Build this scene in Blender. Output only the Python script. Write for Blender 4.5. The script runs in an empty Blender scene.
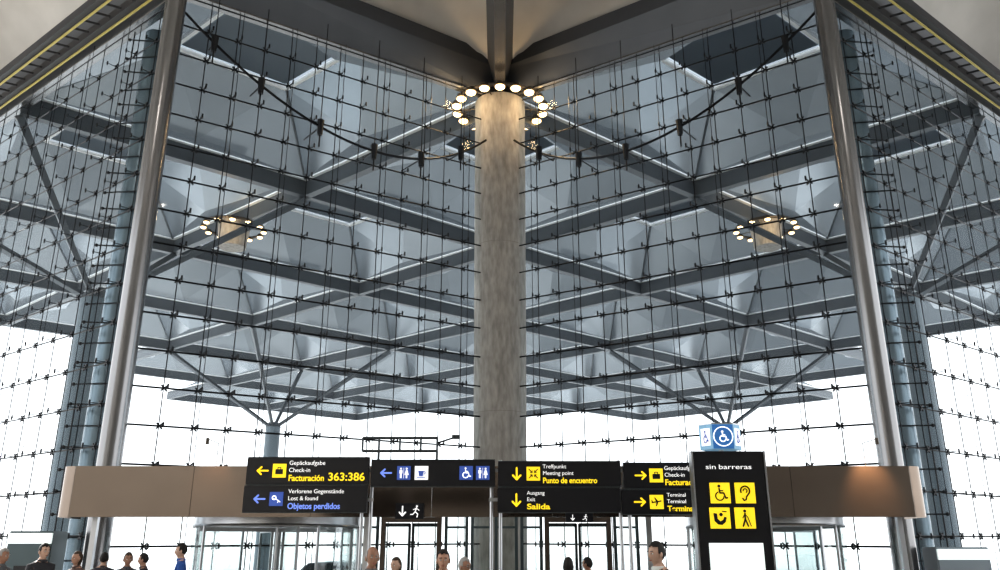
import bpy, bmesh, math, random
from mathutils import Vector, Matrix
random.seed(7)
scene = bpy.context.scene
COL = scene.collection
TH = math.radians(18.0); CT, ST = math.cos(TH), math.sin(TH)
EYE = 1.65; FPX = 816.0

def site(px, py, D):
    """surveyed point: bearing/elevation measured on the photo, at ground distance D"""
    a = (px-500)/FPX; v = (285-py)/FPX
    t = D/(CT - v*ST)
    return Vector((a*t, D, EYE + (ST+v*CT)*t))

# ---------------------------------------------------------------- materials
def mat(name, col, rough=0.5, metal=0.0, noise=0.0, nscale=4.0, stretch=(1,1,1), bump=0.0, emit=None, es=0.0, spec=0.5):
    m = bpy.data.materials.new(name); m.use_nodes = True
    nt = m.node_tree; b = nt.nodes["Principled BSDF"]
    b.inputs["Base Color"].default_value = (*col, 1)
    b.inputs["Roughness"].default_value = rough
    b.inputs["Metallic"].default_value = metal
    b.inputs["Specular IOR Level"].default_value = spec
    if emit:
        b.inputs["Emission Color"].default_value = (*emit, 1)
        b.inputs["Emission Strength"].default_value = es
    if noise > 0:
        tc = nt.nodes.new("ShaderNodeTexCoord"); mp = nt.nodes.new("ShaderNodeMapping")
        mp.inputs["Scale"].default_value = stretch
        nz = nt.nodes.new("ShaderNodeTexNoise"); nz.inputs["Scale"].default_value = nscale
        nz.inputs["Detail"].default_value = 6
        cr = nt.nodes.new("ShaderNodeValToRGB")
        cr.color_ramp.elements[0].position = 0.3; cr.color_ramp.elements[1].position = 0.7
        cr.color_ramp.elements[0].color = (*[max(0, c*(1-noise)) for c in col], 1)
        cr.color_ramp.elements[1].color = (*[min(1, c*(1+noise)) for c in col], 1)
        nt.links.new(tc.outputs["Object"], mp.inputs["Vector"])
        nt.links.new(mp.outputs["Vector"], nz.inputs["Vector"])
        nt.links.new(nz.outputs["Fac"], cr.inputs["Fac"])
        nt.links.new(cr.outputs["Color"], b.inputs["Base Color"])
        if bump > 0:
            bp = nt.nodes.new("ShaderNodeBump"); bp.inputs["Strength"].default_value = bump
            nt.links.new(nz.outputs["Fac"], bp.inputs["Height"])
            nt.links.new(bp.outputs["Normal"], b.inputs["Normal"])
    return m

def glass_mat(name, tint, refl, cap=0.12):
    m = bpy.data.materials.new(name); m.use_nodes = True
    nt = m.node_tree; nt.nodes.clear()
    out = nt.nodes.new("ShaderNodeOutputMaterial"); mx = nt.nodes.new("ShaderNodeMixShader")
    tr = nt.nodes.new("ShaderNodeBsdfTransparent"); tr.inputs["Color"].default_value = (*tint, 1)
    gl = nt.nodes.new("ShaderNodeBsdfGlossy"); gl.inputs["Roughness"].default_value = 0.03
    fr = nt.nodes.new("ShaderNodeFresnel"); fr.inputs["IOR"].default_value = 1.45
    mu = nt.nodes.new("ShaderNodeMath"); mu.operation = 'MULTIPLY'; mu.inputs[1].default_value = refl
    mi = nt.nodes.new("ShaderNodeMath"); mi.operation = 'MINIMUM'; mi.inputs[1].default_value = cap
    nt.links.new(fr.outputs[0], mu.inputs[0]); nt.links.new(mu.outputs[0], mi.inputs[0]); nt.links.new(mi.outputs[0], mx.inputs["Fac"])
    nt.links.new(tr.outputs[0], mx.inputs[1]); nt.links.new(gl.outputs[0], mx.inputs[2])
    nt.links.new(mx.outputs[0], out.inputs["Surface"])
    return m

def membrane(name, col, trans_fac, tcol, metal=0.0, rough=0.45):
    m = mat(name, col, rough, metal, 0.12, 0.4)
    nt = m.node_tree; b = nt.nodes["Principled BSDF"]; out = nt.nodes["Material Output"]
    t = nt.nodes.new("ShaderNodeBsdfTranslucent"); t.inputs["Color"].default_value = (*tcol,1)
    mx = nt.nodes.new("ShaderNodeMixShader"); mx.inputs["Fac"].default_value = trans_fac
    nt.links.new(b.outputs[0], mx.inputs[1]); nt.links.new(t.outputs[0], mx.inputs[2])
    nt.links.new(mx.outputs[0], out.inputs["Surface"])
    return m

M = {}
M['concrete'] = mat("fair_faced_concrete", (0.37,0.345,0.315), 0.85, 0, 0.24, 2.6, (3,3,0.9), 0.4)
M['concrete_blue'] = mat("cool_concrete", (0.17,0.21,0.24), 0.5, 0, 0.12, 2.0, (2,2,0.3))
M['glasscol'] = mat("blue_grey_column_cladding", (0.20,0.25,0.285), 0.22, 0.45, 0.10, 1.2, (1,1,0.3))
M['steel_tube'] = mat("painted_grey_steel", (0.27,0.27,0.275), 0.24, 0.85, 0.06, 1.5, (1,1,0.2))
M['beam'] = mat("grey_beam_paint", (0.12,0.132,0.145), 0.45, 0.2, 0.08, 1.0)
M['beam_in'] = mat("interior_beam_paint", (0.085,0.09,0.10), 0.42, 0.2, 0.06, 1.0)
M['flange'] = mat("pale_edge_paint", (0.85,0.85,0.84), 0.5, 0.0, 0.05, 1.0)  # painted brightness for canopy beam edges, also coats the skylight frames
M['panel'] = membrane("silver_grey_soffit", (0.245,0.268,0.29), 0.065, (0.56,0.61,0.65), 0.75, 0.26)
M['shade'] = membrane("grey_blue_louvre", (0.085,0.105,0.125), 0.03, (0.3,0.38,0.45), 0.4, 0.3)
M['plaster'] = mat("beige_plaster", (0.62,0.59,0.55), 0.8, 0, 0.10, 0.6)
M['wallp'] = mat("interior_wall_panel", (0.33,0.32,0.30), 0.6, 0, 0.06, 0.5)
M['cable'] = mat("black_cable", (0.012,0.013,0.016), 0.4, 0.5)
M['fitting'] = mat("dark_fitting", (0.03,0.032,0.036), 0.4, 0.6)
M['glass'] = glass_mat("clear_facade_glass", (0.905,0.945,0.965), 0.4, 0.008)
M['doorglass'] = glass_mat("grey_door_glass", (0.74,0.785,0.78), 1.2, 0.3)
M['bronze'] = mat("brushed_bronze_fascia", (0.22,0.18,0.15), 0.17, 0.95, 0.12, 0.55, (1,1,1.4), 0.22)
M['bronze2'] = mat("bronze_door_frame", (0.16,0.13,0.11), 0.3, 0.8)
M['black'] = mat("sign_black", (0.008,0.008,0.011), 0.35)
M['yellow'] = mat("sign_yellow", (0.95,0.72,0.02), 0.5, emit=(1,0.74,0.03), es=0.55)
M['white'] = mat("sign_white", (0.9,0.9,0.9), 0.5, emit=(1,1,1), es=0.5)
M['blue'] = mat("sign_blue", (0.05,0.10,0.38), 0.5, emit=(0.06,0.13,0.5), es=0.3)
M['deepblue'] = mat("sign_cyan_blue", (0.04,0.16,0.42), 0.5, emit=(0.04,0.18,0.48), es=0.35)
M['skyblue'] = mat("sign_sky_blue", (0.22,0.42,0.60), 0.5, emit=(0.22,0.42,0.6), es=0.3)
M['lilac'] = mat("sign_pale_blue", (0.20,0.30,0.80), 0.5, emit=(0.22,0.34,0.9), es=0.5)
M['chrome'] = mat("brushed_steel", (0.50,0.51,0.53), 0.28, 0.9)
M['darkframe'] = mat("dark_frame", (0.05,0.06,0.065), 0.4, 0.4)
M['teal'] = mat("dark_grey_metal", (0.09,0.12,0.13), 0.4, 0.4)
M['lamp'] = mat("lamp_glow", (1,0.9,0.75), 0.4, emit=(1.0,0.66,0.30), es=4.2)
M['diff'] = mat("fill_lamp_glow", (1,0.9,0.75), 0.4, emit=(1.0,0.84,0.60), es=1.0)
M['lampcase'] = mat("lamp_housing", (0.10,0.085,0.07), 0.4, 0.6)
M['gutter'] = mat("gutter_dark", (0.05,0.05,0.055), 0.5, 0.3)
M['joint'] = mat("concrete_joint", (0.25,0.23,0.21), 0.9)  # darker tone of the casting joints
M['yellowstrip'] = mat("yellow_edge_rail", (0.55,0.45,0.13), 0.5)
M['carpaint'] = mat("silver_car_paint", (0.55,0.57,0.60), 0.25, 0.7)
M['carglass'] = mat("dark_car_glass", (0.02,0.025,0.03), 0.08, 0.0)
M['rubber'] = mat("tyre_rubber", (0.02,0.02,0.02), 0.8)
M['counter'] = mat("grey_counter", (0.26,0.31,0.35), 0.5, 0, 0.05, 2)
M['display'] = mat("lit_white_display", (0.8,0.85,0.85), 0.4, emit=(0.9,1,0.98), es=0.6)

def floor_mat(name, c1, c2, sc, rough):
    m = mat(name, c1, rough); nt = m.node_tree
    tc = nt.nodes.new("ShaderNodeTexCoord"); br = nt.nodes.new("ShaderNodeTexBrick")
    br.offset = 0.0
    br.inputs["Color1"].default_value = (*c1,1); br.inputs["Color2"].default_value = (*c2,1)
    br.inputs["Mortar"].default_value = (*[c*0.5 for c in c1],1)
    br.inputs["Scale"].default_value = sc; br.inputs["Mortar Size"].default_value = 0.006
    br.inputs["Brick Width"].default_value = 1.0; br.inputs["Row Height"].default_value = 1.0
    nt.links.new(tc.outputs["Object"], br.inputs["Vector"])
    nt.links.new(br.outputs["Color"], nt.nodes["Principled BSDF"].inputs["Base Color"])
    return m
M['floor'] = floor_mat("polished_stone_floor", (0.42,0.40,0.37), (0.46,0.44,0.41), 1.0, 0.2)
M['pave'] = floor_mat("pale_paving", (0.60,0.60,0.59), (0.64,0.64,0.63), 0.5, 0.8)

# ---------------------------------------------------------------- mesh helpers
class MB:
    """mesh accumulator: one part = one MB"""
    def __init__(s): s.bm = bmesh.new()
    def box(s, c, size, rotz=0.0):
        r = bmesh.ops.create_cube(s.bm, size=1.0)
        mtx = Matrix.Translation(Vector(c)) @ Matrix.Rotation(rotz,4,'Z') @ Matrix.Diagonal((*size,1))
        bmesh.ops.transform(s.bm, matrix=mtx, verts=r['verts']); return s
    def beam(s, a, b, w, h):
        """box from a to b (centres), width w, height h"""
        a, b = Vector(a), Vector(b); d = (b-a); n = Vector((-d.y, d.x, 0))
        n = n.normalized()*w/2 if n.length > 1e-6 else Vector((w/2,0,0))
        up = Vector((0,0,h/2))
        vs = [s.bm.verts.new(p+q) for p in (a,b) for q in (-n-up, n-up, n+up, -n+up)]
        for f in ((0,1,2,3),(7,6,5,4),(0,4,5,1),(1,5,6,2),(2,6,7,3),(3,7,4,0)):
            s.bm.faces.new([vs[i] for i in f])
        return s
    def tube(s, a, b, r1, r2=None, seg=8, cap=True):
        a, b = Vector(a), Vector(b); r2 = r1 if r2 is None else r2
        d = b-a; L = d.length
        r = bmesh.ops.create_cone(s.bm, cap_ends=cap, segments=seg, radius1=r1, radius2=r2, depth=L)
        q = Vector((0,0,1)).rotation_difference(d.normalized()).to_matrix().to_4x4()
        bmesh.ops.transform(s.bm, matrix=Matrix.Translation((a+b)/2) @ q, verts=r['verts']); return s
    def path(s, pts, r, seg=6):
        for i in range(len(pts)-1): s.tube(pts[i], pts[i+1], r, seg=seg)
        return s
    def ring(s, c, R, r, seg=32, sub=6, axis='Z', flat=1.0):
        c = Vector(c); V = []
        for i in range(seg):
            t = 2*math.pi*i/seg; row = []
            for j in range(sub):
                p = 2*math.pi*j/sub
                rr = R + r*math.cos(p); z = r*flat*math.sin(p)
                v = Vector((rr*math.cos(t), rr*math.sin(t), z))
                if axis == 'X': v = Vector((v.z, v.x, v.y))
                if axis == 'Y': v = Vector((v.x, v.z, v.y))
                row.append(s.bm.verts.new(c+v))
            V.append(row)
        for i in range(seg):
            for j in range(sub):
                s.bm.faces.new((V[i][j], V[(i+1)%seg][j], V[(i+1)%seg][(j+1)%sub], V[i][(j+1)%sub]))
        return s
    def sphere(s, c, sc, u=16, v=10):
        r = bmesh.ops.create_uvsphere(s.bm, u_segments=u, v_segments=v, radius=1.0)
        bmesh.ops.transform(s.bm, matrix=Matrix.Translation(Vector(c)) @ Matrix.Diagonal((*sc,1)), verts=r['verts']); return s
    def prism(s, pts, y0, y1):
        """xz polygon extruded between y0,y1"""
        a = [s.bm.verts.new((p[0], y0, p[1])) for p in pts]; b = [s.bm.verts.new((p[0], y1, p[1])) for p in pts]
        s.bm.faces.new(a); s.bm.faces.new(b[::-1]); n = len(pts)
        for i in range(n): s.bm.faces.new((a[i], b[i], b[(i+1)%n], a[(i+1)%n]))
        return s
    def slab(s, pts, z0, z1):
        a = [s.bm.verts.new((p[0], p[1], z0)) for p in pts]; b = [s.bm.verts.new((p[0], p[1], z1)) for p in pts]
        s.bm.faces.new(a[::-1]); s.bm.faces.new(b); n = len(pts)
        for i in range(n): s.bm.faces.new((a[i], a[(i+1)%n], b[(i+1)%n], b[i]))
        return s
    def quad(s, pts):
        s.bm.faces.new([s.bm.verts.new(p) for p in pts]); return s
    def mesh(s, name, m, smooth=False, recalc=True, bevel=0):
        if bevel: bmesh.ops.bevel(s.bm, geom=s.bm.edges[:], offset=bevel, segments=2, affect='EDGES')
        if recalc: bmesh.ops.recalc_face_normals(s.bm, faces=s.bm.faces)
        me = bpy.data.meshes.new(name); s.bm.to_mesh(me); s.bm.free()
        if m: me.materials.append(m)
        if smooth:
            for p in me.polygons: p.use_smooth = True
            try: me.set_sharp_from_angle(angle=math.radians(40))
            except Exception: pass
        return me

def top(name, me=None, loc=(0,0,0), label="", cat="", group=None, kind=None, rotz=0):
    o = bpy.data.objects.new(name, me); o.location = loc; o.rotation_euler = (0,0,rotz)
    if label: o["label"] = label
    if cat: o["category"] = cat
    if group: o["group"] = group
    if kind: o["kind"] = kind
    COL.objects.link(o); return o
def part(par, name, me, loc=(0,0,0), rot=(0,0,0), label=None, kind=None):
    o = bpy.data.objects.new(name, me); o.parent = par; o.location = loc; o.rotation_euler = rot
    if label: o["label"] = label
    if kind: o["kind"] = kind
    COL.objects.link(o); return o
def dup(src, loc, rotz=None):
    n = src.copy(); n.location = loc
    if rotz is not None: n.rotation_euler = (0,0,rotz)
    COL.objects.link(n)
    for ch in src.children:
        c = ch.copy(); c.parent = n; COL.objects.link(c)
    return n

# ---------------------------------------------------------------- layout
HX, HY = 8.3, 7.0
C = Vector((0,25,0)); L = Vector((-8.3,18,0)); R = Vector((8.3,18,0))
LO = Vector((-22.0,29.55,0)); RO = Vector((22.0,29.55,0))
ZC, ZL, ZO = 16.45, 15.45, 16.7

# ---------------------------------------------------------------- floor, ground, rear wall
fl = MB().slab([(-30,-12),(30,-12),(30,36.3),(22,29.55),(8.3,18),(0,25),(-8.3,18),(-22,29.55),(-30,36.3)], -0.2, 0.0)
top("floor", fl.mesh("floor", M['floor']), label="polished pale stone concourse floor", cat="floor", kind="structure")
g = MB().box((0,180,-0.26),(700,420,0.1))
top("ground", g.mesh("ground", M['pave']), label="pale paved forecourt outside the terminal", cat="ground", kind="structure")
top("wall_rear", MB().box((0,-12.2,9.0),(60,0.4,18)).mesh("wall_rear", M['wallp']), label="plain panelled wall added out of view to block light from behind", cat="wall", kind="structure")  # unseen wall, added to keep sky light off the interior

# ---------------------------------------------------------------- glass walls
def build_window(name, A, B, zA, zB, n, m, inward, label, off=0.5, th=1.0):
    d = B-A; Ln = d.length; ux = d.normalized()
    nrm = Vector((-ux.y, ux.x, 0));
    if nrm.dot(inward) < 0: nrm = -nrm
    def P(s, t, o=0.0):   # s along, t up (0..1)
        return d*s + Vector((0,0,(zA+(zB-zA)*s)*t)) + nrm*o
    gm = MB().quad([P(0,0.003), P(1,0.003), P(1,1), P(0,1)])
    w = top(name, gm.mesh(name, M['glass']), A, label, "glass wall", kind="structure")
    for i in range(n+1):
        s = i/n
        part(w, "joint", MB().tube(P(s,0), P(s,1), 0.014*th, seg=5).mesh("joint", M['cable']))
        if 0 < i < n and i % 2 == 0:
            part(w, "vertical_cable", MB().tube(P(s,0,off), P(s,1,off), 0.009*th, seg=5).mesh("vcable", M['cable']))
    for j in range(1, m+1):
        part(w, "horizontal_cable", MB().tube(P(0,j/m,0.02), P(1,j/m,0.02), 0.023*th, seg=5).mesh("hcable", M['cable']))
    def fitting(fm, o):
        fm.tube(o, o+nrm*(off+0.03), 0.014*th, 0.010*th, 5)
        fm.tube(o+nrm*off-Vector((0,0,0.06)), o+nrm*off+Vector((0,0,0.06)), 0.024*th, seg=5)
        for sx in (-1,1):
            fm.tube(o+nrm*0.05+ux*0.07*sx+Vector((0,0,0.07)), o+nrm*0.05-ux*0.07*sx-Vector((0,0,0.07)), 0.024*th, seg=4)
    fm = MB(); fitting(fm, Vector((0,0,0))); me = fm.mesh("spider", M['fitting'])
    spots = [(i,j) for i in range(1,n) for j in range(1,m)]
    if name in ("window_1","window_2"): spots = [q for q in spots if q[0] > 1]
    spots.sort(key=lambda q: (A+P(q[0]/n,q[1]/m)-Vector((0,0,EYE))).length)
    for i,j in spots[:100]: part(w, "spider_fitting", me, P(i/n, j/m))
    if spots[100:]:
        fm = MB()
        for i,j in spots[100:]: fitting(fm, P(i/n,j/m))
        part(w, "spider_fitting", fm.mesh("spiders", M['fitting']), kind="stuff")
    return w
build_window("window_1", C, L, ZC, ZL, 14, 18, Vector((1,-1,0)), "cable-braced glass facade between concrete column and steel tube", 0.3)
build_window("window_2", C, R, ZC, ZL, 14, 18, Vector((-1,-1,0)), "cable-braced glass facade between concrete column and steel tube", 0.3)
build_window("window_3", L, LO, ZL, ZO, 16, 16, Vector((-1,-1,0)), "cable-braced outer glass facade with spider fittings", 0.3, 0.85)
build_window("window_4", R, RO, ZL, ZO, 16, 16, Vector((1,-1,0)), "cable-braced outer glass facade with spider fittings", 0.3, 0.85)

# hanging bow cables with weights
def bow(A, B, zA, zB):
    d = B-A; nrm = Vector((-d.y, d.x, 0)).normalized()
    if nrm.y > 0: nrm = -nrm
    pts = []
    for i in range(25):
        s = 0.09+0.91*i/24; z = zA+(zB-zA)*s
        drop = 1.0*(1-s) + 0.5*s + 11.5*s*(1-s)
        pts.append(d*s + Vector((0,0,z-drop)) + nrm*0.9*(1-abs(2*s-1)**2+0.15))
    e = top("bow_cable", None, A, "black sagging cable with clamps under the roof beam", "cable", group="sagging facade cables")
    part(e, "cable", MB().path(pts, 0.038, 6).mesh("bow", M['cable']))
    for k in (3,7,11,15,19,22):
        p = pts[k]; s = 0.09+0.91*k/24; zt = zA+(zB-zA)*s
        part(e, "clamp", MB().tube(p+Vector((0,0,0.2)), p-Vector((0,0,0.25)), 0.10, 0.07, 8).tube(p-Vector((0,0,0.25)), p-Vector((0,0,0.6)), 0.022, 0.022,6).mesh("clamp", M['fitting'], True))
        part(e, "hanger", MB().tube(p, Vector((p.x,p.y,zt)), 0.014, seg=5).tube(p, d*s+Vector((0,0,p.z)), 0.022, seg=5).mesh("hanger", M['cable']))
bow(C, L, ZC, ZL); bow(C, R, ZC, ZL)

# ---------------------------------------------------------------- central concrete column
col = top("concrete_column", None, C, "tall round grey-beige cast concrete column with faint mottling", "column")
H0 = ZC-0.1
cm = MB()
N = 48; rings = 12; prev = None
for k in range(rings+1):
    z = H0*k/rings; r = 0.785 + 0.075*(k/rings)
    row = [cm.bm.verts.new((r*math.cos(2*math.pi*i/N), r*math.sin(2*math.pi*i/N), z)) for i in range(N)]
    if prev:
        for i in range(N): cm.bm.faces.new((prev[i], prev[(i+1)%N], row[(i+1)%N], row[i]))
    prev = row
cm.bm.faces.new(prev)
part(col, "shaft", cm.mesh("shaft", M['concrete'], True))
part(col, "base_collar", MB().tube((0,0,0),(0,0,0.25),0.86,0.86,48).mesh("collar", M['chrome'], True))
for zj in (5.6, 11.0):
    rj = 0.785+0.075*zj/H0
    part(col, "casting_joint", MB().ring((0,0,zj),rj-0.004,0.007,48).mesh("jb", M['joint'], True))

def lamp_ring(loc, Rr, n, lr, label, power, ext=False):
    e = top("lamp_ring", None, loc, label, "light", group="ring luminaires")
    part(e, "hoop", MB().ring((0,0,0.10), Rr, 0.07, 48, 8, flat=1.0).mesh("hoop", M['lampcase'], True))
    cas = MB().tube((0,0,0.0),(0,0,0.14), lr*1.25, lr*0.9, 16).mesh("case", M['lampcase'], True)
    bul = MB().sphere((0,0,-0.01),(lr,lr,lr*0.6),14,8).mesh("bulb", M['lamp'], True)
    arm = MB().tube((0,0,0.12),(-Rr*0.42,0,0.12),0.022,seg=6).mesh("arm", M['lampcase'])
    for i in range(n):
        t = 2*math.pi*(i+0.5)/n; p = (Rr*math.cos(t), Rr*math.sin(t), 0)
        h = part(e, "spotlight", cas, p)
        part(h, "bulb", bul)
        if i % 4 == 0: part(e, "bracket", arm, p, (0,0,t))
    l = bpy.data.lights.new("ring_light", 'POINT'); l.energy = power; l.color = (1,0.70,0.38); l.shadow_soft_size = 0.2
    for t in (-math.pi/2-0.8, -math.pi/2+0.8) if not ext else (-math.pi/2,):
        lo = bpy.data.objects.new("ring_light", l); lo.parent = e; lo.location = (Rr*1.4*math.cos(t), Rr*1.4*math.sin(t), -0.5); COL.objects.link(lo)
    return e
lamp_ring((0,25,ZC-0.3), 1.5, 18, 0.165, "ring of glowing round lamps around the concrete column", 95)
for sx in (-1,1):  # solid copies added to imitate column reflections in the glass
    lr = lamp_ring((sx*12.45,35.5,15.9), 1.35, 12, 0.13, "modelled glass reflection of a lamp ring on a column capital", 60, True)
    part(lr, "capital", MB().tube((0,0,-0.9),(0,0,0.35),0.62,0.75,32).mesh("capital", M['concrete'], True), label="modelled glass reflection of a column capital")

# ---------------------------------------------------------------- steel tubes at the facade corners
for P0 in (L, R):
    e = top("steel_tube_column", None, (P0.x, P0.y-0.35, 0), "slender polished grey steel tube column at facade corner", "column", group="steel tube columns")
    part(e, "shaft", MB().tube((0,0,0.3),(0,0,15.6),0.25,0.25,32).mesh("tube", M['steel_tube'], True))
    part(e, "base_plate", MB().tube((0,0,0),(0,0,0.3),0.42,0.30,24).mesh("bp", M['chrome'], True))
    part(e, "head_bracket", MB().tube((0,0,15.4),(0,0,16.2),0.27,0.45,24).mesh("hb", M['steel_tube'], True))
    sx = -1 if P0.x < 0 else 1
    t = top("bracketed_column", None, (sx*9.75, 19.95, 0), "blue-grey round column with dark ladder-like brackets", "column", group="bracketed corner columns")
    part(t, "shaft", MB().tube((0,0,0),(0,0,15.6),0.33,0.33,32).mesh("bshaft", M['glasscol'], True))
    rung = MB().tube((-0.62,-0.34,0),(0.62,-0.34,0.0),0.02,seg=6).sphere((-0.62,-0.34,0),(0.045,0.045,0.045),8,6).sphere((0.62,-0.34,0),(0.045,0.045,0.045),8,6).mesh("rung", M['fitting'])
    for k in range(30): part(t, "bracket", rung, (0,0,0.4+k*0.51), (0,0,0.12*((k%2)*2-1)))
    for dx in (-0.5,0.5):
        part(t, "bracket_rod", MB().tube((dx,-0.34,0),(dx,-0.34,15.5),0.018,seg=6).mesh("brod", M['fitting']))

# ---------------------------------------------------------------- interior beams & ceiling
def wedge(A, B, zA, zB, wA=0.5, wB=0.7, h=1.45):
    """triangular-section beam"""
    d = B-A; n = Vector((-d.y,d.x,0)).normalized()
    e = top("roof_beam", None, A, "dark grey V-section steel roof beam meeting at the column", "beam", group="interior roof beams")
    b = MB(); vs = []
    for p, z, w in ((Vector((0,0,0)), zA, wA), (d, zB, wB)):
        vs.append([b.bm.verts.new(p+Vector((0,0,z))+n*o+Vector((0,0,q))) for o, q in ((-0.13,0.05),(0.13,0.05),(w,0.95),(w,h),(-w,h),(-w,0.95))])
    k = 6
    for i in range(k): b.bm.faces.new((vs[0][i], vs[1][i], vs[1][(i+1)%k], vs[0][(i+1)%k]))
    b.bm.faces.new(vs[0]); b.bm.faces.new(vs[1][::-1])
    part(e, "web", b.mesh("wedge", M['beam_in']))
    part(e, "lit_edge_strip", MB().beam(Vector((0,0,zA+0.025)), d+Vector((0,0,zB+0.025)), 0.34, 0.05).mesh("lf", M['steel_tube']), label="pale strip put in for the lit lower edge")  # paler strip stands in for a highlight along the lower edge
wedge(C, L, ZC, ZL); wedge(C, R, ZC, ZL)
wedge(L, LO, ZL, ZO); wedge(R, RO, ZL, ZO)
wedge(C, Vector((0,11,0)), ZC+0.1, ZC+0.1, 0.42, 0.42)
def dome(cx, cy):
    b = MB(); n = 14; grid = []
    u = Vector((HX/2,HY/2,0)); v = Vector((-HX/2,HY/2,0))
    for i in range(n+1):
        row = []
        for j in range(n+1):
            a, c = 2*i/n-1, 2*j/n-1
            z = 4.4*(1-a*a)**0.9*(1-c*c)**0.9
            p = u*a + v*c; row.append(b.bm.verts.new((p.x,p.y,z)))
        grid.append(row)
    for i in range(n):
        for j in range(n): b.bm.faces.new((grid[i][j], grid[i+1][j], grid[i+1][j+1], grid[i][j+1]))
    return top("ceiling", b.mesh("dome", M['plaster'], True), (cx,cy,17.1), "vaulted beige plaster ceiling bay", "ceiling", kind="structure")
for cx, cy in ((0,18),(16.6,18),(-16.6,18),(8.3,11),(-8.3,11),(0,4),(24.9,25),(-24.9,25),(24.9,11),(-24.9,11),(16.6,4),(-16.6,4),(8.3,-3),(-8.3,-3),(0,-10),(16.6,-10),(-16.6,-10)):
    dome(cx, cy)
# fill lamps added out of view to brighten the concourse
for cx, cy in ((-7,8),(7,8),(-7,-4),(7,-4)):
    e = top("fill_lamp", None, (cx,cy,16.9), "round warm downlight lamp added out of view to brighten the concourse", "light", group="added fill lamps")
    part(e, "housing", MB().tube((0,0,0),(0,0,0.3),0.3,0.25,24).mesh("hs", M['lampcase'], True))
    part(e, "stem", MB().tube((0,0,0.3),(0,0,3.2),0.04,seg=8).mesh("st", M['lampcase']))
    part(e, "diffuser", MB().tube((0,0,-0.03),(0,0,0.0),0.26,0.26,24).mesh("df", M['diff']))
    l = bpy.data.lights.new("fill",'SPOT'); l.energy=800; l.color=(1,0.92,0.83); l.spot_size=math.radians(150); l.spot_blend=0.8; l.shadow_soft_size=0.06
    lo = bpy.data.objects.new("fill",l); lo.parent=e; lo.location=(0,0,-0.06); COL.objects.link(lo)

# gutter rails with yellow edge along the outer facades
for A, B in ((L, LO), (R, RO)):
    d = B-A; ux = d.normalized(); nrm = Vector((-ux.y,ux.x,0))
    if nrm.y > 0: nrm = -nrm
    def Q(s, off, dz): return d*s + nrm*off + Vector((0,0,ZL+(ZO-ZL)*s+dz))
    e = top("roof_gutter_truss", None, A, "dark double-rail service truss with yellow edges below ceiling", "truss", group="service trusses")
    for off in (0.6, 1.25):
        part(e, "rail", MB().beam(Q(0.03,off,0.1), Q(1,off,0.1), 0.16, 0.28).mesh("rail", M['gutter']))
        part(e, "edge_strip", MB().beam(Q(0.03,off-0.09,-0.10), Q(1,off-0.09,-0.10), 0.045, 0.05).mesh("strip", M['yellowstrip']), label="yellow edge strip")
    for k in range(26):
        s = 0.04+k*0.037
        part(e, "crossbar", MB().tube(Q(s,0.6,0.1), Q(s+0.015,1.25,0.1), 0.035, seg=6).mesh("xb", M['gutter']))

# ---------------------------------------------------------------- exterior canopy
ZB = 16.0
proto = None; ext = []
for n in range(-1, 9):
    for m in range(-4, 5):
        if (m+n) % 2: continue
        if abs(m) == 4 and n != 2: continue
        x, y = HX*m, 32+HY*n
        if y < 11+0.843*abs(x)+5: continue
        ext.append((x,y))
cs = [Vector((0,-HY,0)), Vector((HX,0,0)), Vector((0,HY,0)), Vector((-HX,0,0))]
KS, ZT = 0.40, 2.0
def coffer():
    e = top("canopy_bay", None, (0,0,ZB+0.7), "steel-grey folded pyramid canopy bay with recessed skylight", "roof", group="exterior canopy bays")
    b = MB(); k = KS; zt = ZT; o = 0.945
    up = Vector((0,0,zt))
    for i in range(4):
        p, q = cs[i], cs[(i+1)%4]
        P, Qq, Qt, Pt = p*o, q*o, q*k+up, p*k+up
        # folded plate: each side folds about a hanging keel between the hips
        kb = (P+Qq)/2*0.78 + Vector((0,0,-0.25)); kt = (Pt+Qt)/2
        b.quad([P, kb, Pt]); b.quad([kb, kt, Pt]); b.quad([kb, Qt, kt]); b.quad([kb, Qq, Qt]); b.quad([P, Qq, kb])
        b.quad([Pt, Qt, Qt+Vector((0,0,0.35)), Pt+Vector((0,0,0.35))])
    part(e, "soffit", b.mesh("soffit", M['panel'], recalc=False))
    b = MB()
    for i in range(4):
        p, q = cs[i]*k, cs[(i+1)%4]*k
        b.beam(p+up, q+up, 0.14, 0.14)
    part(e, "skylight_frame", b.mesh("sframe", M['flange']))
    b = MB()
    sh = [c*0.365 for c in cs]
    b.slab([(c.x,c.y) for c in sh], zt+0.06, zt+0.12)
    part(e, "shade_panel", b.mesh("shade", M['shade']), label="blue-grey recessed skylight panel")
    b = MB()
    for c in cs:
        b.tube(c*0.95, c*k+Vector((0,0,zt-0.02)), 0.06, seg=5)
    part(e, "hip_rib", b.mesh("hips", M['beam']))
    return e
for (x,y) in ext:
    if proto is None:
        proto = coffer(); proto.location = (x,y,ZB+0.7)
    else: dup(proto, (x,y,ZB+0.7))
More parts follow.
